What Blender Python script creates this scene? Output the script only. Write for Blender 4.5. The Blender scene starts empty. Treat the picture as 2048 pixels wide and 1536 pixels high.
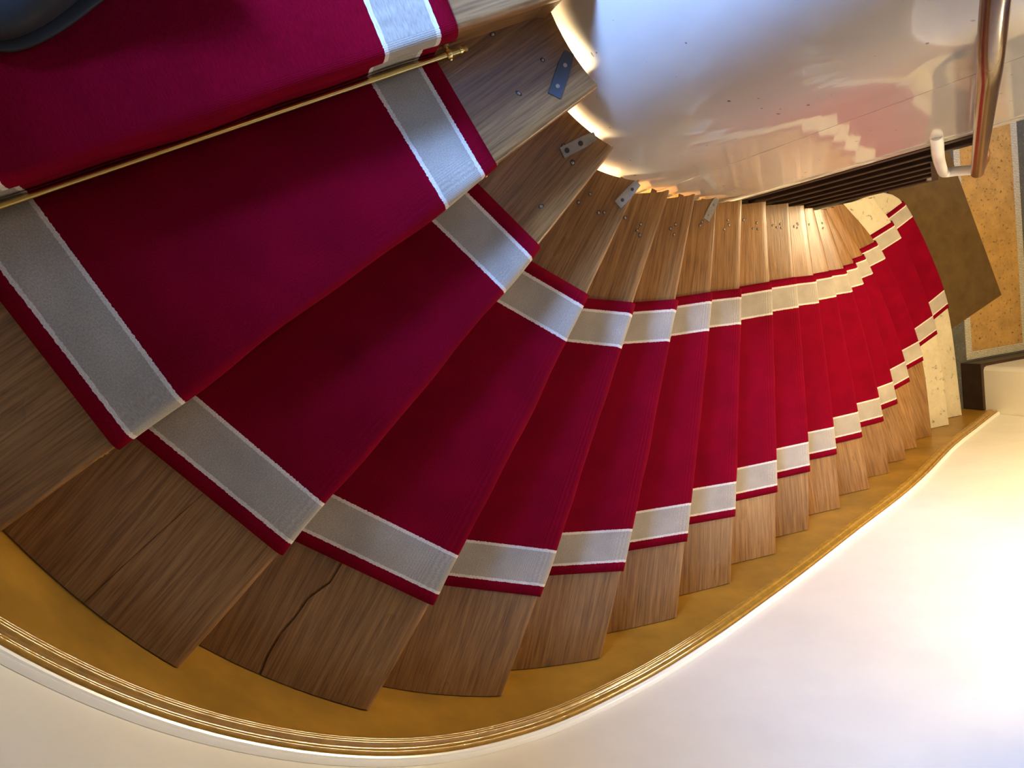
import bpy, math, random
import numpy as np
from mathutils import Matrix, Vector
random.seed(7); rng = np.random.default_rng(7)
S = bpy.context.scene
COL = S.collection

# ------------------------------------------------------------------ camera
H = 0.17                       # rise of one step; floor is z = 0, tread k lies at (18-k)*H
def zs(k): return (18 - k) * H
CAMZ = 4.3418
cam = bpy.data.cameras.new('camera'); cam.sensor_width = 36; cam.sensor_fit = 'HORIZONTAL'
cam.lens = 36 * 1540 / 2048; cam.clip_start = 0.02
camo = bpy.data.objects.new('camera', cam); COL.objects.link(camo); S.camera = camo
_f, _nx, _ny = 1540., 519., 675.
n = np.array([_nx - 1024, _ny - 768, _f]); n /= np.linalg.norm(n)
e1 = np.array([1., 0, 0]) - n * n[0]; e1 /= np.linalg.norm(e1); e2 = np.cross(n, e1)
a = math.radians(-7.4)
ex = math.cos(a) * e1 + math.sin(a) * e2; ey = math.sin(a) * e1 - math.cos(a) * e2
R = np.stack([ex, ey, -n])
m = Matrix(((R[0, 0], -R[0, 1], -R[0, 2], 0), (R[1, 0], -R[1, 1], -R[1, 2], 0), (R[2, 0], -R[2, 1], -R[2, 2], CAMZ), (0, 0, 0, 1)))
camo.matrix_world = m

# ------------------------------------------------------------------ world, light, exposure
S.view_settings.view_transform = 'Standard'; S.view_settings.look = 'None'
S.view_settings.gamma = 1; S.view_settings.use_curve_mapping = False
S.view_settings.exposure = 0.0
w = bpy.data.worlds.new('world'); S.world = w; w.use_nodes = True
w.node_tree.nodes['Background'].inputs[0].default_value = (.55, .66, 1, 1)
w.node_tree.nodes['Background'].inputs[1].default_value = 0.3
def area(name, loc, target, sx, sy, power, color):
    l = bpy.data.lights.new(name, 'AREA'); l.shape = 'RECTANGLE'; l.size = sx; l.size_y = sy; l.energy = power; l.color = color
    o = bpy.data.objects.new(name, l); COL.objects.link(o); o.location = loc
    o.rotation_euler = (Vector(target) - Vector(loc)).to_track_quat('-Z', 'Y').to_euler(); return o
def point(name, loc, power, color, r=.06):
    l = bpy.data.lights.new(name, 'POINT'); l.energy = power; l.color = color; l.shadow_soft_size = r
    o = bpy.data.objects.new(name, l); COL.objects.link(o); o.location = loc; return o
WARM = (1, .78, .45)
area('window_daylight', (-1.30, 1.55, 5.0), (0, 1.55, 5.0), .92, 1.35, 1600, (.22, .42, 1))

# ------------------------------------------------------------------ materials
def mat(name, color=(.8, .8, .8), rough=.5, metal=0, spec=.5, coat=0, sheen=0):
    mt = bpy.data.materials.new(name); mt.use_nodes = True
    b = mt.node_tree.nodes['Principled BSDF']
    b.inputs['Base Color'].default_value = (*color, 1); b.inputs['Roughness'].default_value = rough
    b.inputs['Metallic'].default_value = metal; b.inputs['Specular IOR Level'].default_value = spec
    b.inputs['Coat Weight'].default_value = coat; b.inputs['Sheen Weight'].default_value = sheen
    return mt
def N(mt, t, **kw):
    nd = mt.node_tree.nodes.new(t)
    for k, v in kw.items():
        if k in nd.inputs: nd.inputs[k].default_value = v
        else: setattr(nd, k, v)
    return nd
def L(mt, a, b): mt.node_tree.links.new(a, b)
def B(mt): return mt.node_tree.nodes['Principled BSDF']
def coords(mt, kind, scale):
    tc = N(mt, 'ShaderNodeTexCoord'); mp = N(mt, 'ShaderNodeMapping'); mp.inputs['Scale'].default_value = scale
    L(mt, tc.outputs[kind], mp.inputs[0]); return mp.outputs[0]
def ramp(mt, fac, stops, interp='LINEAR'):
    r = N(mt, 'ShaderNodeValToRGB'); r.color_ramp.interpolation = interp
    el = r.color_ramp.elements
    while len(el) < len(stops): el.new(.5)
    for e, (p, c) in zip(el, stops): e.position = p; e.color = (*c, 1)
    L(mt, fac, r.inputs[0]); return r
def bump(mt, h, strength, dist):
    b = N(mt, 'ShaderNodeBump', Strength=strength, Distance=dist); L(mt, h, b.inputs['Height'])
    L(mt, b.outputs[0], B(mt).inputs['Normal']); return b
def mix(mt, fac, c1, c2, blend='MIX'):
    x = N(mt, 'ShaderNodeMix'); x.data_type = 'RGBA'; x.blend_type = blend
    for sock, v in ((x.inputs[0], fac), (x.inputs[6], c1), (x.inputs[7], c2)):
        if isinstance(v, (int, float)): sock.default_value = v
        elif isinstance(v, tuple): sock.default_value = (*v, 1)
        else: L(mt, v, sock)
    return x.outputs[2]

def oak(name, seed):
    mt = mat(name, rough=.36, spec=.45)
    tc = N(mt, 'ShaderNodeTexCoord'); mp = N(mt, 'ShaderNodeMapping'); mp.inputs['Location'].default_value = (seed * 3.7, seed * 1.3, seed)
    mp.inputs['Scale'].default_value = (1.1, 26, 1); L(mt, tc.outputs['UV'], mp.inputs[0])
    n1 = N(mt, 'ShaderNodeTexNoise', Scale=3.0, Detail=6.0, Roughness=.62, Distortion=.35); L(mt, mp.outputs[0], n1.inputs[0])
    mp2 = N(mt, 'ShaderNodeMapping'); mp2.inputs['Scale'].default_value = (6, 150, 1); mp2.inputs['Location'].default_value = (seed, seed * 2, 0)
    L(mt, tc.outputs['UV'], mp2.inputs[0])
    n2 = N(mt, 'ShaderNodeTexNoise', Scale=1.6, Detail=3.0); L(mt, mp2.outputs[0], n2.inputs[0])
    mp3 = N(mt, 'ShaderNodeMapping'); mp3.inputs['Scale'].default_value = (2.2, 5, 1); mp3.inputs['Location'].default_value = (seed * 5, seed, 0)
    L(mt, tc.outputs['UV'], mp3.inputs[0])
    n3 = N(mt, 'ShaderNodeTexNoise', Scale=1.3, Detail=2.0); L(mt, mp3.outputs[0], n3.inputs[0])
    k = .86 + .28 * random.random()
    r1 = ramp(mt, n1.outputs[0], [(.25, (.155 * k, .068 * k, .019 * k)), (.48, (.285 * k, .136 * k, .039 * k)), (.75, (.40 * k, .212 * k, .074 * k))])
    r2 = ramp(mt, n2.outputs[0], [(.32, (.5, .47, .43)), (.55, (1, 1, 1))])
    r3 = ramp(mt, n3.outputs[0], [(.3, (.78, .74, .7)), (.65, (1.0, 1.0, 1.0))])
    c = mix(mt, .8, r1.outputs[0], r2.outputs[0], 'MULTIPLY'); c = mix(mt, .9, c, r3.outputs[0], 'MULTIPLY')
    # knots
    vo = N(mt, 'ShaderNodeTexVoronoi', Scale=1.0); mp4 = N(mt, 'ShaderNodeMapping'); mp4.inputs['Scale'].default_value = (2.4, 4.6, 1)
    mp4.inputs['Location'].default_value = (seed * 7.1, seed * 2.9, 0); L(mt, tc.outputs['UV'], mp4.inputs[0]); L(mt, mp4.outputs[0], vo.inputs[0])
    rk = ramp(mt, vo.outputs['Distance'], [(.02, (.16, .12, .1)), (.05, (.55, .5, .45)), (.1, (1, 1, 1))])
    c = mix(mt, .75, c, rk.outputs[0], 'MULTIPLY')
    L(mt, c, B(mt).inputs['Base Color'])
    rr = ramp(mt, n3.outputs[0], [(.3, (.42, .42, .42)), (.7, (.26, .26, .26))]); L(mt, rr.outputs[0], B(mt).inputs['Roughness'])
    bump(mt, n2.outputs[0], .25, .002)
    return mt
OAK = [oak('oak_%d' % i, i + 1) for i in range(6)]

def carpet_mat():
    mt = mat('carpet', rough=.95, spec=.03, sheen=.0)
    uv = N(mt, 'ShaderNodeTexCoord').outputs['UV']
    sep = N(mt, 'ShaderNodeSeparateXYZ'); L(mt, uv, sep.inputs[0])
    mp = N(mt, 'ShaderNodeMapping'); mp.inputs['Scale'].default_value = (1, 1, 1); L(mt, uv, mp.inputs[0])
    ns = N(mt, 'ShaderNodeTexNoise', Scale=260.0, Detail=2.0); L(mt, mp.outputs[0], ns.inputs[0])
    mm = N(mt, 'ShaderNodeMath', operation='MULTIPLY_ADD'); L(mt, ns.outputs[0], mm.inputs[0]); mm.inputs[1].default_value = .005; mm.inputs[2].default_value = -.0025
    ad = N(mt, 'ShaderNodeMath', operation='ADD'); L(mt, sep.outputs[0], ad.inputs[0]); L(mt, mm.outputs[0], ad.inputs[1])
    red = (.185, .0012, .0115); wh = (.72, .64, .54); bg = (.41, .36, .285)
    st = [(0, red), (.030, wh), (.0375, bg), (.122, wh), (.1295, red), (.7255, wh), (.733, bg), (.8215, wh), (.829, red)]
    r = ramp(mt, ad.outputs[0], st, 'CONSTANT')
    n2 = N(mt, 'ShaderNodeTexNoise', Scale=9.0, Detail=4.0); L(mt, uv, n2.inputs[0])
    n3 = N(mt, 'ShaderNodeTexNoise', Scale=420.0, Detail=2.0); L(mt, uv, n3.inputs[0])
    v1 = ramp(mt, n2.outputs[0], [(.3, (.80, .80, .80)), (.7, (1.1, 1.1, 1.1))]); v2 = ramp(mt, n3.outputs[0], [(.3, (.72, .72, .72)), (.7, (1.15, 1.15, 1.15))])
    c = mix(mt, .9, r.outputs[0], v1.outputs[0], 'MULTIPLY'); c = mix(mt, .8, c, v2.outputs[0], 'MULTIPLY'); L(mt, c, B(mt).inputs['Base Color'])
    wv = N(mt, 'ShaderNodeTexWave', Scale=62.0, Distortion=.6); wv.bands_direction = 'Y'; L(mt, uv, wv.inputs[0])
    at = N(mt, 'ShaderNodeAttribute'); at.attribute_name = 'nose'
    am = N(mt, 'ShaderNodeMath', operation='MULTIPLY_ADD'); L(mt, at.outputs['Fac'], am.inputs[0]); am.inputs[1].default_value = 1.8; am.inputs[2].default_value = .25
    wm = N(mt, 'ShaderNodeMath', operation='MULTIPLY'); L(mt, wv.outputs['Fac'], wm.inputs[0]); L(mt, am.outputs[0], wm.inputs[1])
    hsum = N(mt, 'ShaderNodeMath', operation='ADD'); L(mt, wm.outputs[0], hsum.inputs[0]); L(mt, n3.outputs[0], hsum.inputs[1])
    bump(mt, hsum.outputs[0], .22, .0018)
    B(mt).inputs['Sheen Tint'].default_value = (.9, .5, .75, 1)
    return mt
CARPET = carpet_mat()

BRASS = mat('brass', (.80, .58, .20), .34, 1)
def painted(name, col, rough, nscale=6, amt=.15, spec=.5):
    mt = mat(name, col, rough, spec=spec)
    v = coords(mt, 'Object', (1, 1, 1)); nz = N(mt, 'ShaderNodeTexNoise', Scale=nscale, Detail=5.0, Roughness=.6); L(mt, v, nz.inputs[0])
    r = ramp(mt, nz.outputs[0], [(.3, tuple(x * (1 - amt) for x in col)), (.7, tuple(min(1, x * (1 + amt)) for x in col))])
    L(mt, r.outputs[0], B(mt).inputs['Base Color']); return mt, nz
STRING, _z = painted('string_paint', (.35, .178, .018), .38, 5, .3); bump(STRING, _z.outputs[0], .1, .004)
MOULD, _z = painted('moulding_paint', (.38, .20, .024), .14, 30, .2); bump(MOULD, _z.outputs[0], .25, .003)
BEAD = mat('white_gloss', (.88, .85, .76), .16)
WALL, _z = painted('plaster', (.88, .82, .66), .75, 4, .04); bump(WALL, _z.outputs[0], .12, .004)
UPPER = mat('low_bounce_upper', (.20, .15, .10), .85)  # unseen upper part of the outer wall, coloured dark to cut bounced daylight
PLAIN = mat('low_bounce_plain', (.11, .075, .045), .85)  # out-of-view walls and ceilings, kept dark so they throw back little light
def gloss_wall():
    mt = mat('gloss_white_panel', (.84, .78, .66), .34, spec=.5, coat=1.0)
    B(mt).inputs['Coat Roughness'].default_value = .05; B(mt).inputs['Coat IOR'].default_value = 1.65
    v = coords(mt, 'Object', (1, 1, 1))
    vo = N(mt, 'ShaderNodeTexNoise', Scale=52.0, Detail=1.0); L(mt, v, vo.inputs[0])
    r = ramp(mt, vo.outputs[0], [(.215, (.16, .13, .11)), (.235, (.84, .78, .66))])
    n2 = N(mt, 'ShaderNodeTexNoise', Scale=3.0, Detail=3.0); L(mt, v, n2.inputs[0])
    r2 = ramp(mt, n2.outputs[0], [(.3, (.9, .9, .88)), (.7, (1, 1, 1))])
    L(mt, mix(mt, 1.0, r.outputs[0], r2.outputs[0], 'MULTIPLY'), B(mt).inputs['Base Color'])
    n3 = N(mt, 'ShaderNodeTexNoise', Scale=2.5, Detail=2.0); L(mt, v, n3.inputs[0]); b = bump(mt, n3.outputs[0], .05, .01)
    L(mt, b.outputs[0], B(mt).inputs['Coat Normal'])
    return mt
GLOSS = gloss_wall()
DARK, _z = painted('dark_brown_paint', (.030, .016, .010), .6, 12, .3, .2)
SKIRT, _z = painted('skirting_brown', (.045, .022, .012), .4, 8, .25)
RAILW, _z = painted('handrail_wood', (.17, .065, .022), .16, 10, .3)
PLATE, _z = painted('steel_plate', (.30, .27, .22), .45, 30, .3)
PLATED = mat('dirty_plate', (.04, .042, .046), .55)
NAIL = mat('nail_head', (.30, .25, .19), .45, .6)
SMUDGE = mat('nail_smudge', (.035, .022, .014), .6)
def stone_mat():
    mt = mat('limestone', rough=.5)
    v = coords(mt, 'Object', (1, 1, 1)); n1 = N(mt, 'ShaderNodeTexNoise', Scale=26.0, Detail=5.0, Distortion=.8); L(mt, v, n1.inputs[0])
    n2 = N(mt, 'ShaderNodeTexNoise', Scale=5.0, Detail=2.0); L(mt, v, n2.inputs[0])
    a1 = ramp(mt, n1.outputs[0], [(.30, (.20, .17, .12)), (.38, (.56, .48, .31)), (.7, (.62, .54, .36))])
    a2 = ramp(mt, n2.outputs[0], [(.3, (.85, .85, .85)), (.7, (1, 1, 1))])
    L(mt, mix(mt, 1.0, a1.outputs[0], a2.outputs[0], 'MULTIPLY'), B(mt).inputs['Base Color']); bump(mt, n1.outputs[0], .2, .002); return mt
STONE = stone_mat()
def speck(name, base, dark, light, s=70, rough=.4):
    mt = mat(name, rough=rough); v = coords(mt, 'Object', (1, 1, 1))
    n1 = N(mt, 'ShaderNodeTexNoise', Scale=s, Detail=3.0); L(mt, v, n1.inputs[0])
    r = ramp(mt, n1.outputs[0], [(.30, dark), (.40, base), (.62, base), (.72, light)])
    n2 = N(mt, 'ShaderNodeTexNoise', Scale=8.0, Detail=3.0); L(mt, v, n2.inputs[0]); r2 = ramp(mt, n2.outputs[0], [(.3, (.75, .75, .75)), (.7, (1.1, 1.1, 1.1))])
    L(mt, mix(mt, 1.0, r.outputs[0], r2.outputs[0], 'MULTIPLY'), B(mt).inputs['Base Color']); return mt
TERRA = speck('terracotta_terrazzo', (.44, .25, .075), (.16, .085, .03), (.52, .32, .12), 45)
GREYT = speck('grey_terrazzo', (.10, .095, .075), (.03, .03, .028), (.26, .24, .2), 60)
def mosaic_mat():
    mt = mat('white_mosaic', rough=.5); v = coords(mt, 'Object', (1, 1, 1))
    br = N(mt, 'ShaderNodeTexBrick', Scale=1.0); br.offset = .5
    for k, val in (('Color1', (.62, .56, .42, 1)), ('Color2', (.48, .43, .32, 1)), ('Mortar', (.16, .14, .1, 1)), ('Mortar Size', .0014), ('Brick Width', .014), ('Row Height', .012)): br.inputs[k].default_value = val
    L(mt, v, br.inputs[0]); L(mt, br.outputs[0], B(mt).inputs['Base Color']); bump(mt, br.outputs['Fac'], -.3, .001); return mt
MOSAIC = mosaic_mat()
MAT_, _z = painted('doormat_brown', (.105, .062, .022), .95, 9, .16, .1); bump(MAT_, _z.outputs[0], .3, .003)
LEATHER, _z = painted('boot_leather', (.011, .0125, .014), .55, 18, .35); bump(LEATHER, _z.outputs[0], .15, .004)
RUBBER = mat('boot_sole', (.012, .012, .011), .7)
LACE = mat('boot_lace', (.05, .048, .045), .8)
DENIM = mat('dark_trouser', (.02, .025, .045), .9)

# ------------------------------------------------------------------ helpers
def link(o, parent=None, label=None, cat=None, group=None, kind=None):
    COL.objects.link(o)
    if parent is not None: o.parent = parent
    for k, v in (('label', label), ('category', cat), ('group', group), ('kind', kind)):
        if v: o[k] = v
    return o
def empty(name, label=None, cat=None, group=None, kind=None, loc=(0, 0, 0)):
    o = bpy.data.objects.new(name, None); o.location = loc; return link(o, None, label, cat, group, kind)
def mesh(name, verts, faces, mt, parent=None, smooth=False, uvs=None, **kw):
    me = bpy.data.meshes.new(name); me.from_pydata([tuple(map(float, v)) for v in verts], [], [tuple(map(int, f)) for f in faces])
    me.materials.append(mt)
    if uvs is not None:
        ul = me.uv_layers.new(name='UVMap')
        vi = np.empty(len(me.loops), int); me.loops.foreach_get('vertex_index', vi)
        ul.data.foreach_set('uv', np.asarray(uvs, float)[vi].ravel())
    if smooth: me.polygons.foreach_set('use_smooth', [True] * len(me.polygons))
    me.validate(); me.update()
    return link(bpy.data.objects.new(name, me), parent, **kw)
def autosmooth(o, ang=35):
    me = o.data; me.polygons.foreach_set('use_smooth', [True] * len(me.polygons))
    import bmesh
    bm = bmesh.new(); bm.from_mesh(me); bmesh.ops.recalc_face_normals(bm, faces=bm.faces[:])
    for e in bm.edges:
        e.smooth = len(e.link_faces) == 2 and e.calc_face_angle(0) < math.radians(ang)
    bm.to_mesh(me); bm.free(); return o
def grid_faces(r, c, close=False, off=0):
    f = []
    for i in range(r - (0 if close else 1)):
        j2 = (i + 1) % r
        for j in range(c - 1): f.append((off + i * c + j, off + i * c + j + 1, off + j2 * c + j + 1, off + j2 * c + j))
    return f
def box(name, x0, x1, y0, y1, z0, z1, mt, parent=None, bev=0, **kw):
    v = [(x, y, z) for z in (z0, z1) for x, y in ((x0, y0), (x1, y0), (x1, y1), (x0, y1))]
    f = [(3, 2, 1, 0), (4, 5, 6, 7), (0, 1, 5, 4), (1, 2, 6, 5), (2, 3, 7, 6), (3, 0, 4, 7)]
    o = mesh(name, v, f, mt, parent, **kw)
    if bev:
        b = o.modifiers.new('bevel', 'BEVEL'); b.width = bev; b.segments = 2
    return o
def sweep(path, prof, closed_prof=True, caps=True, up=(0, 0, 1)):
    """path (n,3); prof list of (side, up) -> verts, faces; side is to the right of travel"""
    P = np.asarray(path, float); T = np.gradient(P, axis=0); T /= np.linalg.norm(T, axis=1)[:, None]
    U = np.asarray(up, float); Sd = np.cross(T, U); Sd /= np.linalg.norm(Sd, axis=1)[:, None]; Up = np.cross(Sd, T)
    pr = np.asarray(prof, float); k = len(pr)
    V = (P[:, None] + Sd[:, None] * pr[None, :, :1] + Up[:, None] * pr[None, :, 1:]).reshape(-1, 3)
    F = []
    for i in range(len(P) - 1):
        for j in range(k if closed_prof else k - 1):
            j2 = (j + 1) % k; F.append((i * k + j, i * k + j2, (i + 1) * k + j2, (i + 1) * k + j))
    if caps and closed_prof: F.append(tuple(range(k))[::-1]); F.append(tuple((len(P) - 1) * k + j for j in range(k)))
    return V, F
def circ(r, n=12, ry=None): return [(r * math.cos(t), (ry or r) * math.sin(t)) for t in np.linspace(0, 2 * math.pi, n, endpoint=False)]
def tube(name, path, r, mt, parent=None, n=12, **kw):
    V, F = sweep(path, circ(r, n)); return autosmooth(mesh(name, V, F, mt, parent, **kw), 50)
def lathe(name, prof, origin, axis, mt, parent=None, n=16, **kw):
    """prof list of (r, along axis)"""
    ax = np.asarray(axis, float); ax /= np.linalg.norm(ax); t = np.array([0, 0, 1.]) if abs(ax[2]) < .9 else np.array([1., 0, 0])
    s = np.cross(ax, t); s /= np.linalg.norm(s); u = np.cross(s, ax); o = np.asarray(origin, float)
    V = []; F = []
    for r, d in prof:
        for q in np.linspace(0, 2 * math.pi, n, endpoint=False): V.append(o + ax * d + (s * math.cos(q) + u * math.sin(q)) * r)
    for i in range(len(prof) - 1):
        for j in range(n): F.append((i * n + j, i * n + (j + 1) % n, (i + 1) * n + (j + 1) % n, (i + 1) * n + j))
    F.append(tuple(range(n))[::-1]); F.append(tuple((len(prof) - 1) * n + j for j in range(n)))
    return autosmooth(mesh(name, V, F, mt, parent, **kw), 40)
class Curve:                                        # smooth plan curve, addressed by arc length
    def __init__(self, pts, dens=24):
        P = np.asarray(pts, float); Q = np.vstack([2 * P[0] - P[1], P, 2 * P[-1] - P[-2]]); out = []
        for i in range(1, len(Q) - 2):
            p0, p1, p2, p3 = Q[i - 1:i + 3]
            d = [max(np.linalg.norm(b - a_), 1e-6) ** .5 for a_, b in ((p0, p1), (p1, p2), (p2, p3))]
            m1 = (p1 - p0) / d[0] - (p2 - p0) / (d[0] + d[1]) + (p2 - p1) / d[1]; m2 = (p2 - p1) / d[1] - (p3 - p1) / (d[1] + d[2]) + (p3 - p2) / d[2]
            m1 *= d[1]; m2 *= d[1]
            for t in np.linspace(0, 1, dens, endpoint=False):
                out.append((2 * t**3 - 3 * t**2 + 1) * p1 + (t**3 - 2 * t**2 + t) * m1 + (-2 * t**3 + 3 * t**2) * p2 + (t**3 - t**2) * m2)
        out.append(P[-1]); self.P = np.array(out); self.s = np.r_[0, np.cumsum(np.linalg.norm(np.diff(self.P, axis=0), axis=1))]; self.len = self.s[-1]
    def at(self, s): s = np.asarray(s, float); return np.stack([np.interp(s, self.s, self.P[:, i]) for i in range(self.P.shape[1])], -1)
    def near(self, p): return self.s[np.argmin(np.linalg.norm(self.P - np.asarray(p, float), axis=1))]
    def normal(self, s, e=.02):                     # right-hand normal of travel
        d = self.at(np.clip(s + e, 0, self.len)) - self.at(np.clip(s - e, 0, self.len)); d /= np.linalg.norm(d, axis=-1)[..., None]
        return np.stack([d[..., 1], -d[..., 0]], -1)

# ------------------------------------------------------------------ plan of the stair
CX, CY, CR = 1.04, .70, .43
arc = [(CX + CR * math.cos(t), CY + CR * math.sin(t)) for t in np.radians(np.linspace(120, 265, 14))]
IC = Curve(arc + [(1.16, .267), (1.35, .273), (1.55, .278), (1.99, .288), (2.45, .294), (2.65, .295), (2.85, .299), (3.01, .314), (3.21, .336), (3.43, .366), (3.81, .404), (4.02, .455)])
OC = Curve([(-.60, 1.45), (-.72, 1.05), (-.76, .60), (-.69, .157), (-.500, -.293), (-.236, -.645), (.13, -.918), (.483, -1.056), (.855, -1.116), (1.22, -1.136), (1.553, -1.142), (1.885, -1.146),
            (2.35, -1.150), (2.85, -1.152), (3.4, -1.154), (4.1, -1.154), (4.83, -1.154)])
# step: inner end, carpet inner edge, middle, carpet outer edge, outer end
ST = {
0: ((.640, .541), (.387, .467), (-.040, .345), (-.445, .228), (-.69, .157)),
1: ((.722, .416), (.482, .274), (.111, .060), (-.260, -.154), (-.500, -.293)),
2: ((.827, .326), (.615, .125), (.296, -.160), (-.026, -.442), (-.248, -.632)),
3: ((.975, .272), (.794, .005), (.548, -.340), (.295, -.686), (.116, -.910)),
4: ((1.159, .267), (1.007, -.035), (.818, -.418), (.623, -.801), (.483, -1.056)),
5: ((1.35, .273), (1.242, -.044), (1.102, -.450), (.957, -.855), (.855, -1.116)),
6: ((1.543, .278), (1.478, -.037), (1.383, -.455), (1.283, -.874), (1.22, -1.136)),
7: ((1.752, .283), (1.712, -.040), (1.652, -.463), (1.592, -.887), (1.553, -1.142)),
8: ((1.988, .288), (1.973, -.030), (1.943, -.458), (1.911, -.888), (1.885, -1.146)),
9: ((2.226, .292), (2.228, -.025), (2.224, -.455), (2.213, -.886), (2.20, -1.149)),
10: ((2.447, .294), (2.470, -.028), (2.491, -.455), (2.508, -.884), (2.52, -1.150)),
11: ((2.645, .295), (2.705, -.018), (2.766, -.447), (2.817, -.875), (2.853, -1.152)),
12: ((2.851, .299), (2.945, -.014), (3.046, -.435), (3.118, -.860), (3.150, -1.153)),
13: ((3.013, .314), (3.165, .008), (3.297, -.405), (3.386, -.820), (3.415, -1.154)),
14: ((3.206, .336), (3.385, .048), (3.545, -.335), (3.655, -.742), (3.685, -1.154)),
15: ((3.430, .366), (3.640, .123), (3.822, -.262), (3.945, -.659), (3.982, -1.154)),
16: ((3.807, .403), (3.945, .240), (4.128, -.135), (4.253, -.529), (4.300, -1.154)),
17: ((4.020, .455), (4.218, .374), (4.418, .005), (4.550, -.381), (4.625, -1.154)),
}
KS = sorted(ST)
NOSE = {}; TI = {}; TO = {}; CI = {}; CO = {}
for k in KS:
    p = [np.array(q) for q in ST[k]]
    TI[k] = IC.near(p[0]); TO[k] = OC.near(p[4]); p[0] = IC.at(TI[k]); p[4] = OC.at(TO[k])
    if k == 17: NOSE[k] = Curve([p[0], (4.15, .425), *p[1:]])
    else: NOSE[k] = Curve(p)
    CI[k] = NOSE[k].near(p[1]); CO[k] = NOSE[k].near(p[3])
OUT_S = np.array([TO[k] for k in KS] + [OC.near((4.95 - .02, -1.154)) + .12]); OUT_Z = np.array([zs(k) for k in KS] + [0.])
IN_S = np.array([TI[k] for k in KS]); IN_Z = np.array([zs(k) for k in KS])
def smooth_interp(s, X, Z, wdt=.22):
    o = np.linspace(-wdt, wdt, 9); lo = (Z[1] - Z[0]) / (X[1] - X[0]); hi = (Z[-1] - Z[-2]) / (X[-1] - X[-2])
    acc = 0
    for d in o:
        q = s + d; v = np.interp(q, X, Z);  v = np.where(q > X[-1], Z[-1] + (q - X[-1]) * hi, v); acc = acc + v
    return acc / len(o)

# ------------------------------------------------------------------ setting
def swept_wall(name, C, s0, s1, off, th, z0, z1, mt, parent=None, **kw):
    s = np.linspace(s0, s1, max(2, int((s1 - s0) / .03))); p = C.at(s) + C.normal(s) * off; q = C.at(s) + C.normal(s) * (off + th)
    c = len(s); V = []
    for pts, z in ((p, z0), (p, z1), (q, z1), (q, z0)): V += [(x, y, z) for x, y in pts]
    F = grid_faces(4, c, True) + [(0, c, 2 * c, 3 * c), (c - 1, 4 * c - 1, 3 * c - 1, 2 * c - 1)]
    return autosmooth(mesh(name, V, F, mt, parent, **kw))
TOPZ = 6.4
wo = empty('wall_outer', kind='structure')
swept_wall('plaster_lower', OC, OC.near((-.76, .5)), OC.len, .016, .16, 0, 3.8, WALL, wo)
swept_wall('upper_wall_low_bounce', OC, OC.near((-.76, .5)), OC.len, .016, .16, 3.8, TOPZ, UPPER, wo)
# unseen left wall of the landing, made thick so its window reveal limits daylight
wl = empty('wall_left', kind='structure')
WX0, WX1 = -1.35, -.775; Y0, Y1, Z0, Z1 = 1.08, 2.02, 4.20, 5.70
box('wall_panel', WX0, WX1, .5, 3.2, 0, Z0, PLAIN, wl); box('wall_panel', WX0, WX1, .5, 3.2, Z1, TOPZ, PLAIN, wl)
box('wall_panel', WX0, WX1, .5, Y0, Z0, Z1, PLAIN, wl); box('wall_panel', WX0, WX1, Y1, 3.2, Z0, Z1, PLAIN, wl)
wn = empty('window_1', kind='structure')
WF = mat('window_white', (.7, .7, .68), .4)
for a0, a1, b0, b1 in ((Y0, Y0 + .05, Z0, Z1), (Y1 - .05, Y1, Z0, Z1), (Y0 + .05, Y1 - .05, Z0, Z0 + .05), (Y0 + .05, Y1 - .05, Z1 - .05, Z1), (1.53, 1.57, Z0 + .05, Z1 - .05)):
    box('window_frame', -1.27, -1.22, a0, a1, b0, b1, WF, wn)
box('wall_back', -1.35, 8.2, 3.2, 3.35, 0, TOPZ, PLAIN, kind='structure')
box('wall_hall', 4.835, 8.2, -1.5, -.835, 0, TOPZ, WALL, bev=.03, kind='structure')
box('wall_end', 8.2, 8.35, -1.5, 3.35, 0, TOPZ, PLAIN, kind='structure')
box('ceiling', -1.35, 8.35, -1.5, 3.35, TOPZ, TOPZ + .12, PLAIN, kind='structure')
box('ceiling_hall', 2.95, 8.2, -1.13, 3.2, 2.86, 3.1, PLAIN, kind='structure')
box('baseboard_hall', 4.815, 8.2, -1.15, -.815, 0, .17, SKIRT, bev=.004, kind='structure')
# floor with its terrazzo field and mosaic border
box('floor', -1.35, 8.2, -1.5, 3.2, -.2, 0, GREYT, kind='structure')
fl = empty('floor_inlay', kind='structure')
box('terrazzo_field', 4.93, 5.43, -.745, 3.1, 0, .004, TERRA, fl)
box('mosaic_border', 4.875, 4.93, -.80, 3.1, 0, .005, MOSAIC, fl); box('mosaic_border', 5.43, 5.49, -.80, 3.1, 0, .005, MOSAIC, fl)
box('mosaic_border', 4.93, 5.43, -.80, -.745, 0, .005, MOSAIC, fl)
# landing above the stair
box('floor_landing', -.77, .62, .55, 3.2, zs(0) - .2, zs(0) - .002, OAK[0], kind='structure')

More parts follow.
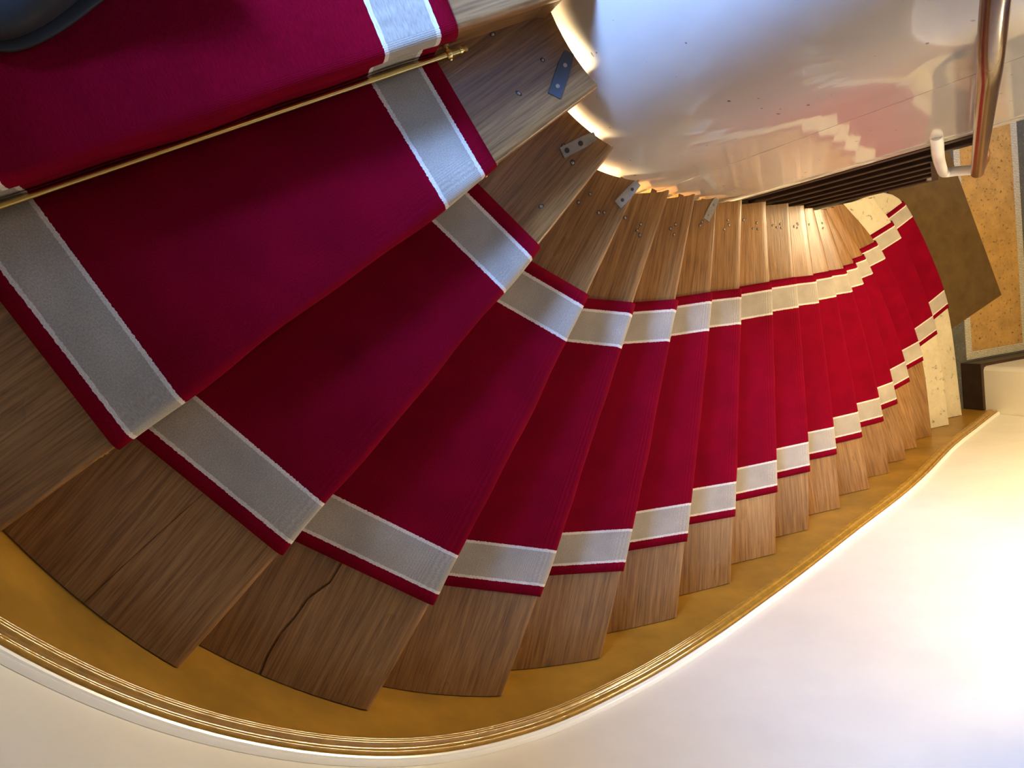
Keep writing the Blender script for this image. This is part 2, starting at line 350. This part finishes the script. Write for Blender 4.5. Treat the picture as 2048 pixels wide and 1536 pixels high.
# spine wall between the flights, clad in gloss white panels
WI = Curve([(CX + .412 * math.cos(t), CY + .412 * math.sin(t)) for t in np.radians(np.linspace(92, 268, 24))] + [(1.14, .2885), (1.4, .292), (1.83, .300)])
wi = empty('wall_inner', kind='structure')
sw = WI.near((1.2, .3)); TOPI = 3.78
def wall_panel(s0, s1, off=0, th=-.03, nm='wall_panel', z1=TOPI): return swept_wall(nm, WI, s0, s1, -off, -th * -1 if 0 else th, .02, z1, GLOSS, wi)
wall_panel(0, sw - .0018); wall_panel(sw + .0018, WI.len - .032); wall_panel(WI.len - .030, WI.len, -.004, -.034, 'edge_trim')
box('core', 1.05, 1.80, .335, 1.07, 0, TOPI - .01, PLAIN, wi)
lathe('core', [(.36, 0), (.36, TOPI - .01)], (CX, CY, 0), (0, 0, 1), PLAIN, wi, 40)

# ------------------------------------------------------------------ staircase
stair = empty('staircase', 'oak winder staircase with worn bare tread ends beside the curved gloss white wall', 'staircase')
def coons(F, Bk, I, O, ns, ts):
    """F,Bk: front/back curves sampled at ns; I,O: inner/outer curves sampled at ts"""
    s = np.linspace(0, 1, ns)[None, :, None]; t = np.asarray(ts)[:, None, None]
    return (1 - t) * Bk[None] + t * F[None] + (1 - s) * I[:, None] + s * O[:, None] - ((1 - t) * (1 - s) * Bk[0] + (1 - t) * s * Bk[-1] + t * (1 - s) * F[0] + t * s * F[-1])
NS = 30
def front_pts(k, ns=NS): return NOSE[k].at(np.linspace(0, NOSE[k].len, ns))
def shift_back(C, pts_s, d):                   # curve runs inner -> outer, its right-hand normal points uphill
    return C.at(pts_s) + C.normal(pts_s) * d
def tread_sheet(k, mt, name, parent, tlo, thi, nose=True, th=.042, under=0):
    ko = k - 1; z = zs(k)
    sF = np.linspace(0, NOSE[k].len, NS); F = NOSE[k].at(sF)
    if ko in NOSE:
        ti0, to0 = TI[ko] - .045, TO[ko] - .045
        sB = np.linspace(0, NOSE[ko].len, NS); Bk = NOSE[ko].at(sB) + NOSE[ko].normal(sB) * .045
    else:
        ti0, to0 = TI[k] - .30, TO[k] - .42; Bk = F + NOSE[k].normal(sF) * .40
    Bk[0] = IC.at(ti0); Bk[-1] = OC.at(to0)
    ts = np.linspace(0, 1, 13)
    so = to0 + (TO[k] - to0) * ts; I = IC.at(ti0 + (TI[k] - ti0) * ts); O = OC.at(so) - OC.normal(so) * .0028; F = F.copy(); F[-1] = O[-1]; Bk[-1] = O[0]     # a fine open joint along the string
    full = coons(F, Bk, I, O, NS, ts)
    fine = lambda tt: np.stack([[np.interp(tt[j], ts, full[:, j, c]) for c in (0, 1)] for j in range(NS)], 0)
    rows = [fine(tlo + (thi - tlo) * u) for u in np.linspace(0, 1, 9)]
    brows = [fine(tlo + (thi + under - tlo) * u) for u in np.linspace(0, 1, 9)]
    nr = NOSE[k].normal(sF)
    top = [np.c_[r, np.full(NS, z)] for r in rows]; bot = [np.c_[r, np.full(NS, z - th)] for r in brows]; mid = []
    if nose:
        base = rows[-1]
        top[-1] = np.c_[base + nr * .010, np.full(NS, z)]; bot[-1] = np.c_[base + nr * .012, np.full(NS, z - th)]
        mid = [np.c_[base + nr * d, np.full(NS, z + dz)] for d, dz in ((.005, -.0015), (.0015, -.006), (0, -.012), (0, -.028), (.003, -.036))]
    loop = top + mid + bot[::-1]; V = np.concatenate(loop); nl = len(loop); nt = len(top)
    f = grid_faces(nl, NS, True)
    for c in (0, NS - 1):
        for i in range(nt - 1): f.append((i * NS + c, (i + 1) * NS + c, (nl - 2 - i) * NS + c, (nl - 1 - i) * NS + c))
        if mid: f.append(tuple(i * NS + c for i in range(nt - 1, nl - nt + 1)))
    Sx = np.linspace(0, np.linalg.norm(F[-1] - F[0]), NS); dF = np.array([0., 0])
    out = F - F[0]; axis = (F[-1] - F[0]) / np.linalg.norm(F[-1] - F[0]); perp = np.array([-axis[1], axis[0]])
    uv = []
    for i, r in enumerate(loop):
        d = (r[:, :2] - F[0]); u_ = d @ axis; v_ = d @ perp + (r[:, 2] - z)
        uv += list(zip(u_ + k * 1.73, v_ + k * .91))
    return autosmooth(mesh(name, V, f, mt, parent, uvs=uv), 40)
jj = np.linspace(0, 1, NS)
SPLIT = {2: .55 + .03 * np.sin(jj * 5), 3: .52 - .10 * jj + .018 * np.sin(jj * 33) + .012 * np.sin(jj * 71), 9: .42 - .20 * jj + .01 * np.sin(jj * 9)}
GAP = {2: np.where(jj > .6, .0028, .0004), 3: np.where(jj > .6, .0085, .0004), 9: np.full(NS, .005)}
TREAD = {}
one = np.ones(NS)
for k in KS:
    mt = STONE if k >= 16 else OAK[k % 6]
    nm = 'stone_tread' if k >= 16 else 'tread'
    if k in SPLIT:
        t = empty(nm); t.parent = stair; g = GAP[k]
        tread_sheet(k, mt, 'plank', t, 0 * one, SPLIT[k] - g, False, under=.1); tread_sheet(k, OAK[(k + 2) % 6] if k == 3 else mt, 'plank', t, SPLIT[k] + g, one, True)
    else:
        t = tread_sheet(k, mt, nm, stair, 0 * one, one, True)
    if k >= 16: t['label'] = 'pale pitted limestone step'
    TREAD[k] = t
    # riser board below the nosing
    s = np.linspace(0, NOSE[k].len, NS); a_ = NOSE[k].at(s) + NOSE[k].normal(s) * .022; b_ = NOSE[k].at(s) + NOSE[k].normal(s) * .040
    z1, z0 = zs(k) - .042, zs(k + 1) + .0
    V = [(x, y, z) for pts, z in ((a_, z0), (a_, z1), (b_, z1), (b_, z0)) for x, y in pts]
    F = grid_faces(4, NS, True) + [(0, NS, 2 * NS, 3 * NS), (NS - 1, 4 * NS - 1, 3 * NS - 1, 2 * NS - 1)]
    uv = [(sv + k * 2.1, z) for z in (z0, z1, z1, z0) for sv in s]
    autosmooth(mesh('riser', V, F, mt, stair, uvs=uv), 40)

# wall string with its moulded top edge and white bead
SE = OC.near((4.83, -1.154)); SB = OC.near((-.76, .60))
def string_part(name, prof, mt, parent):
    s = np.linspace(SB, SE, 150); base = OC.at(s); nr = OC.normal(s); zz = smooth_interp(s, OUT_S, OUT_Z)
    rows = [np.c_[base - nr * i_, np.maximum(zz + dz, .001)] for i_, dz in prof]; c = len(s); V = np.concatenate(rows)
    F = grid_faces(len(rows), c, True) + [tuple(i * c for i in range(len(rows))), tuple(i * c + c - 1 for i in range(len(rows)))[::-1]]
    return autosmooth(mesh(name, V, F, mt, parent), 32)
ws = string_part('wall_string', [(-.014, -.34), (0.0, -.34), (0.0, .138), (-.014, .138)], STRING, stair); ws['label'] = 'ochre brown painted wall string'
def torus_prof(c, r, n=7, a0=-75, a1=80): return [(c[0] + r * math.cos(math.radians(t)), c[1] + r * math.sin(math.radians(t))) for t in np.linspace(a0, a1, n)]
string_part('moulding', [(-.014, .136), (.001, .136)] + torus_prof((.004, .1415), .0050) + torus_prof((.0055, .1525), .0052) + torus_prof((.0065, .1635), .0052) +
            [(.003, .171), (-.001, .176), (-.003, .183), (-.001, .190)] + torus_prof((.004, .197), .0058, 8, -85, 88) + [(-.006, .2045), (-.014, .2045)], MOULD, ws)
wb = string_part('bead', [(-.015, .2065), (-.002, .2065), (.0025, .2085), (.0035, .212), (.001, .2155), (-.003, .2165), (-.0025, .2185), (-.006, .2205), (-.015, .221)], BEAD, ws)
wb['label'] = 'thin white bead above the moulding'

# nails and steel plates left on the tread ends
NAILS = {1: [(0.507, 0.520), (0.604, 0.470), (0.546, 0.408)], 2: [(0.718, 0.301), (0.701, 0.338), (0.631, 0.211)], 3: [(0.831, 0.253), (0.797, 0.235), (0.849, 0.206), (0.864, 0.205)],
 4: [(1.054, 0.183), (1.041, 0.167), (1.047, 0.153), (1.008, 0.205)], 5: [(1.265, 0.188), (1.246, 0.177), (1.256, 0.158)], 6: [(1.468, 0.203), (1.459, 0.192)], 7: [(1.686, 0.216), (1.688, 0.197), (1.666, 0.183)],
 8: [(1.873, 0.225), (1.932, 0.208), (1.913, 0.188), (1.934, 0.184)], 9: [(2.135, 0.205), (2.154, 0.194), (2.176, 0.207), (2.177, 0.190)], 10: [(2.400, 0.212), (2.395, 0.194), (2.379, 0.202)],
 11: [(2.603, 0.216)], 12: [(2.825, 0.228), (2.828, 0.202)]}
def nail_mesh():
    V = []; F = []; n = 10
    for r, z in ((.0064, .0003), (.0044, .0009), (.0040, .0018), (.002, .0024)):
        for t in np.linspace(0, 2 * math.pi, n, endpoint=False): V.append((r * math.cos(t) * (1.35 if r > .006 else 1), r * math.sin(t), z))
    for i in range(3):
        for j in range(n): F.append((i * n + j, i * n + (j + 1) % n, (i + 1) * n + (j + 1) % n, (i + 1) * n + j))
    F.append(tuple(range(3 * n, 4 * n)))
    me = bpy.data.meshes.new('nail'); me.from_pydata(V, [], F); me.materials.append(SMUDGE); me.materials.append(NAIL)
    for i, p in enumerate(me.polygons): p.material_index = 0 if i < n else 1; p.use_smooth = True
    return me
NM = nail_mesh()
for k, pts in NAILS.items():
    for x, y in pts:
        o = bpy.data.objects.new('nail', NM); o.location = (x, y, zs(k)); o.rotation_euler = (0, 0, random.random() * 6); o.scale = [random.uniform(.62, .95), random.uniform(.62, .95), .8]; link(o, TREAD[k])
PLATES = {1: ((0.662, 0.483), (0.619, 0.400)), 2: ((0.780, 0.356), (0.695, 0.323)), 3: ((0.967, 0.271), (0.903, 0.220)), 6: ((1.533, 0.276), (1.484, 0.208))}
for k, (p, q) in PLATES.items():
    p, q = np.array(p), np.array(q); d = (q - p) / np.linalg.norm(q - p); s_ = np.array([-d[1], d[0]]); wd = .0125 if k > 1 else .014
    cs = [p + s_ * wd * .72, p - s_ * wd * .72, p + d * .028 - s_ * wd, q - s_ * wd, q + s_ * wd, p + d * .028 + s_ * wd]
    V = [(*c, zs(k) + h_) for h_ in (0, .003) for c in cs]; F = [(5, 4, 3, 2, 1, 0), (6, 7, 8, 9, 10, 11)] + [(i, (i + 1) % 6, (i + 1) % 6 + 6, i + 6) for i in range(6)]
    o = mesh('metal_plate', V, F, PLATED if k == 1 else PLATE, TREAD[k]); o['label'] = 'flat steel fixing plate with dark stains'
    for fr in ((.3, .78) if k != 2 else (.45, .86)):
        c = p + (q - p) * fr; r0 = .0045 if k != 2 else .006
        lathe('screw', [(r0, .0029), (r0, .0036), (r0 * .6, .0042)], (*c, zs(k)), (0, 0, 1), SMUDGE if k in (2, 3) else NAIL, TREAD[k], 10)

# ------------------------------------------------------------------ carpet runner, one section for each step
runner = empty('stair_runner', 'crimson stair carpet with beige border bands edged in white', 'carpet')
NC = 40; TH = .008; CW = .861
for k in KS:
    ko = k - 1; z = zs(k)
    sF = np.linspace(CI[k], CO[k], NC); F = NOSE[k].at(sF); nF = NOSE[k].normal(sF)
    if ko in NOSE:
        sB = np.linspace(CI[ko], CO[ko], NC); Bk = NOSE[ko].at(sB) + NOSE[ko].normal(sB) * .014
    else: Bk = F + nF * .8
    u = np.linspace(0, CW, NC); rows = []; vv = []
    wob = .0026 * np.sin(np.linspace(0, 9 + k % 3, NC) + k * 2.3) + .0016 * np.sin(np.linspace(0, 21, NC) + k)
    for t in np.r_[np.linspace(0, .9, 10)]:
        bul = .004 * math.sin(math.pi * t)                    # the runner's sides bow slightly on each tread
        P_ = Bk * (1 - t) + (F + nF * .012) * t
        rows.append(np.c_[P_, np.full(NC, z + TH)]); vv.append(t * .26)
    for d, dz in ((.012, TH), (.004, TH - .0012), (-.003, .003), (-.0075, -.006), (-.0085, -.016), (-.0085, -.027), (-.006, -.038), (0, -.047), (.008, -.053), (.0125, -.062), (.0135, -.09), (.0135, -.13), (.013, -H + TH + .001)):
        rows.append(np.c_[F + nF * d + nF * wob[:, None] * (1 if dz < 0 else 0), np.full(NC, z + dz)]); vv.append(vv[-1] + .0125)
    V = np.concatenate(rows); f = grid_faces(len(rows), NC)
    uv = [(uu, v + k * .4) for v in vv for uu in u]
    o = mesh('runner_section', V, f, CARPET, runner, True, uvs=uv)
    na = o.data.attributes.new('nose', 'FLOAT', 'POINT'); na.data.foreach_set('value', np.repeat([max(0., min(1., (i_ - 7) / 3)) for i_ in range(len(rows))], NC))
    md = o.modifiers.new('thickness', 'SOLIDIFY'); md.thickness = .0072; md.offset = -1
    # make sure the thickness goes into the stair
    if o.data.polygons[NC * 3].normal.z < 0: o.data.flip_normals()

# ------------------------------------------------------------------ brass stair rods
for k in range(0, 2):
    c0, c1 = CI[k] - .052, CO[k] + .052
    s = np.linspace(c0, c1, 2); P_ = NOSE[k].at(s) + NOSE[k].normal(s) * .0035; z = zs(k + 1) + .022
    p, q = np.r_[P_[0], z], np.r_[P_[1], z]; d = (q - p) / np.linalg.norm(q - p); ln = np.linalg.norm(q - p)
    rod = empty('stair_rod', ('slim brass stair rod across the carpet just in front of the boot', 'brass stair rod with only its end tip showing past the carpet edge')[k], 'stair rod', 'brass stair rods', loc=tuple(p))
    def loc(o): o.location = -Vector(p); return o
    loc(lathe('rod', [(.0052, .008), (.0052, ln - .008)], p, d, BRASS, rod, 14))
    for e_, dr in ((p, d), (q, -d)):
        loc(lathe('finial', [(.001, -.013), (.0042, -.011), (.0062, -.007), (.0045, -.002), (.0068, .001), (.0068, .006), (.0058, .007), (.0058, .020), (.0053, .022)], e_, dr, BRASS, rod, 14))
        b_ = e_ + dr * .028; nn = NOSE[k].normal(np.array(s[0])); up_ = np.array([nn[0], nn[1], 0])
        loc(lathe('bracket', [(.0078, -.005), (.0088, -.003), (.0088, .003), (.0078, .005)], b_, dr, BRASS, rod, 14))
        loc(lathe('bracket_foot', [(.0035, 0), (.0035, .012), (.0075, .0125), (.0075, .0165)], b_, up_, BRASS, rod, 10))
        loc(lathe('screw', [(.0036, .006), (.0036, .011), (.002, .0125)], b_, -up_, BRASS, rod, 10))

# ------------------------------------------------------------------ handrail on the spine wall and the balusters beside it
HR = .052
HC = Curve([(CX + (CR + .025) * math.cos(t), CY + (CR + .025) * math.sin(t)) for t in np.radians(np.linspace(150, 266, 12))] + [(1.16, .246), (1.5, .246), (1.9, .246), (2.31, .246)])
s = np.linspace(0, HC.len, 90); hp = HC.at(s); hz = 3.531 - .875 * (s - HC.near((.984, .246)))
path = [(*p_, z_) for p_, z_ in zip(hp, hz)]
zl = path[-1][2]
path = path[:-1] + [tuple(q) for q in Curve([path[-1], (2.345, .252, zl - .030), (2.368, .268, zl - .042), (2.376, .290, zl - .036), (2.366, .308, zl - .020), (2.344, .318, zl + .002), (2.318, .321, zl + .022)], 8).P]
hprof = circ(.0175, 16, .021)
V, F = sweep(path, hprof); V = np.asarray(V).reshape(len(path), 16, 3); P_ = np.array(path)[:, None]
tp = np.linspace(.70, 1.05, len(path)); tp[-24:] *= np.sqrt(np.clip(np.linspace(1, 0, 24), 0, 1)) * .9 + .1; V = (P_ + (V - P_) * tp[:, None, None]).reshape(-1, 3)
hr = empty('handrail', 'polished brown wooden handrail with curled end along the gloss white wall', 'handrail', loc=(2.3, .246, 2.35))
o = autosmooth(mesh('rail', V, F, RAILW, hr), 40); o.location = -hr.location
# white tubular rail that turns up to the handrail's end
tr = tube('lower_rail', Curve([(1.74, .306, 2.745), (1.79, .290, 2.70), (1.85, .277, 2.645), (2.0, .275, 2.510), (2.2, .275, 2.335), (2.29, .275, 2.257), (2.33, .275, 2.226), (2.352, .275, 2.221), (2.358, .274, 2.240), (2.350, .268, 2.29), (2.336, .257, 2.36)], 6).P, .0165, BEAD, hr, 16)
tr.location = -hr.location; tr['label'] = 'white tubular rail bent up to the handrail end'
bal = empty('balustrade', 'row of dark brown square balusters between the white wall edge and the lower steps', 'balustrade', loc=(2.3, .32, 1.0))
for i, xx in enumerate((1.905, 2.045, 2.185, 2.325, 2.465, 2.605)):
    zt = 2.06 - .93 * (xx - 2.49) + (.13 if i < 2 else 0); zb = float(np.interp(xx, [1.9, 2.7], [1.60, 1.0]))
    o = box('baluster', xx - .019, xx + .019, .302, .338, zb, zt, DARK, bal, .004); o.location = -bal.location
o = box('newel_post', 2.70, 2.75, .300, .345, .9, 1.80, DARK, bal, .005); o.location = -bal.location
V, F = sweep([(1.86, .32, 1.62), (2.75, .32, .93)], [(-.018, -.03), (.018, -.03), (.018, .03), (-.018, .03)]); o = mesh('bottom_rail', V, F, DARK, bal); o.location = -bal.location
V, F = sweep([(2.15, .32, 2.355), (2.72, .32, 1.825)], [(-.022, -.012), (.022, -.012), (.022, .012), (-.022, .012)]); o = mesh('top_rail', V, F, DARK, bal); o.location = -bal.location

# ------------------------------------------------------------------ doormat
C_ = np.array([5.237, -.362]); uA = np.array([-.36, .933]); uB = np.array([-.933, -.36]); c4 = [C_, C_ + uA * 1.25, C_ + uA * 1.25 + uB * .62, C_ + uB * .62]
V = [(*c, z_) for z_ in (.005, .016) for c in c4]
dm = mesh('doormat', V, [(3, 2, 1, 0), (4, 5, 6, 7), (0, 1, 5, 4), (1, 2, 6, 5), (2, 3, 7, 6), (3, 0, 4, 7)], MAT_, label='brown doormat lying at the foot of the limestone steps', cat='doormat')
b_ = dm.modifiers.new('bevel', 'BEVEL'); b_.width = .006; b_.segments = 2

# ------------------------------------------------------------------ boot
boot = empty('boot', 'scuffed black leather boot standing on the top red step', 'boot', loc=(-.198, .523, zs(0) + TH))
def boot_ring(y, wl_, wr, h0, h1, n=20):
    r = []
    for t in np.linspace(0, 2 * math.pi, n, endpoint=False):
        c, s_ = math.cos(t), math.sin(t); e = .75
        xx = (wr if c > 0 else wl_) * math.copysign(abs(c) ** e, c); zz = (h0 + h1) / 2 + (h1 - h0) / 2 * math.copysign(abs(s_) ** e, s_); r.append((xx, y, zz))
    return r
def loft(name, rings, mt, parent):
    k = len(rings[0]); V = [v for r in rings for v in r]; F = [(i * k + j, i * k + (j + 1) % k, (i + 1) * k + (j + 1) % k, (i + 1) * k + j) for i in range(len(rings) - 1) for j in range(k)]
    F += [tuple(range(k))[::-1], tuple((len(rings) - 1) * k + j for j in range(k))]
    o = autosmooth(mesh(name, V, F, mt, parent), 60); sd = o.modifiers.new('subdivision', 'SUBSURF'); sd.levels = 1; sd.render_levels = 2; return o
# toe points along -y; sole outline
sole = [(-.129, .006, .010), (-.122, .026, .030), (-.105, .040, .044), (-.07, .047, .052), (-.02, .049, .053), (.05, .043, .044), (.11, .036, .038), (.16, .035, .037), (.178, .022, .024)]
loft('sole', [boot_ring(y, a_, b2, .0, .026) for y, a_, b2 in sole], RUBBER, boot)
upper = [(-.122, .005, .008, .02, .04), (-.114, .024, .028, .02, .056), (-.095, .036, .040, .02, .070), (-.06, .043, .048, .02, .082), (-.02, .044, .048, .02, .095), (.03, .040, .043, .02, .125), (.07, .037, .039, .02, .165), (.11, .036, .038, .02, .20), (.15, .035, .036, .02, .21), (.170, .026, .027, .02, .205)]
loft('upper', [boot_ring(*r) for r in upper], LEATHER, boot)
loft('welt', [boot_ring(y, a_ * 1.03 + .002, b2 * 1.03 + .002, .022, .029) for y, a_, b2 in sole], LEATHER, boot)
for i in range(4):
    y = -.005 + i * .022; zt = .104 + i * .019
    o = tube('lace', [(-.024, y, zt - .006), (-.01, y - .004, zt + .003), (.012, y + .004, zt + .003), (.026, y, zt - .006)], .0028, LACE, boot, 8)
boot.rotation_euler = (0, 0, math.radians(-60))

# ------------------------------------------------------------------ lamp of the lower hall
lamp = empty('ceiling_lamp', 'frosted globe ceiling lamp in the lower hall', 'lamp', loc=(3.95, .38, 2.86))
GL = mat('lamp_glass', (1, .85, .6), .3); B(GL).inputs['Emission Color'].default_value = (*WARM, 1); B(GL).inputs['Emission Strength'].default_value = 590
o = lathe('base', [(.07, -.02), (.07, 0)], (0, 0, 0), (0, 0, 1), BRASS, lamp)
o = lathe('globe', [(.11 * math.sin(t), -.13 + .11 * math.cos(t)) for t in np.linspace(.25, math.pi - .05, 14)][::-1], (0, 0, 0), (0, 0, 1), GL, lamp, 24)

sconce = empty('wall_lamp', 'frosted globe wall lamp on the outer stair wall', 'lamp', loc=(2.55, -1.168, 2.98))
GS = GL.copy(); B(GS).inputs['Emission Strength'].default_value = 230
lathe('wall_plate', [(.055, 0), (.055, .012), (.03, .02)], (0, 0, 0), (0, 1, 0), BRASS, sconce)
tube('arm', [(0, .015, 0), (0, .10, -.02), (0, .165, -.015), (0, .18, .0)], .008, BRASS, sconce)
lathe('globe', [(.07 * math.sin(t), .075 + .07 * math.cos(t)) for t in np.linspace(.05, math.pi - .3, 14)][::-1], (0, .18, 0), (0, 0, 1), GS, sconce, 24)

def pendant(name, label, loc, r, strength, top):
    e = empty(name, label, 'lamp', loc=loc); g = GL.copy(); B(g).inputs['Emission Strength'].default_value = strength; ln = top - loc[2]
    lathe('globe', [(r * math.sin(t), r * math.cos(t)) for t in np.linspace(.2, math.pi - .05, 14)][::-1], (0, 0, 0), (0, 0, 1), g, e, 24)
    lathe('cap', [(r * .22, r * .97), (r * .25, r * 1.3), (.006, r * 1.45)], (0, 0, 0), (0, 0, 1), BRASS, e)
    lathe('cord', [(.004, r * 1.4), (.004, ln)], (0, 0, 0), (0, 0, 1), DARK, e, 8); return e
pendant('pendant_lamp', 'small globe pendant lamp hanging over the stairwell', (.55, -.15, 5.95), .045, 150, TOPZ)
pendant('understair_glow_lamp', 'unseen globe lamp added under the landing to light the wall gap', (.42, .30, 1.95), .14, 430, zs(0) - .2)  # unseen lamp added to send warm light up through the inner gap
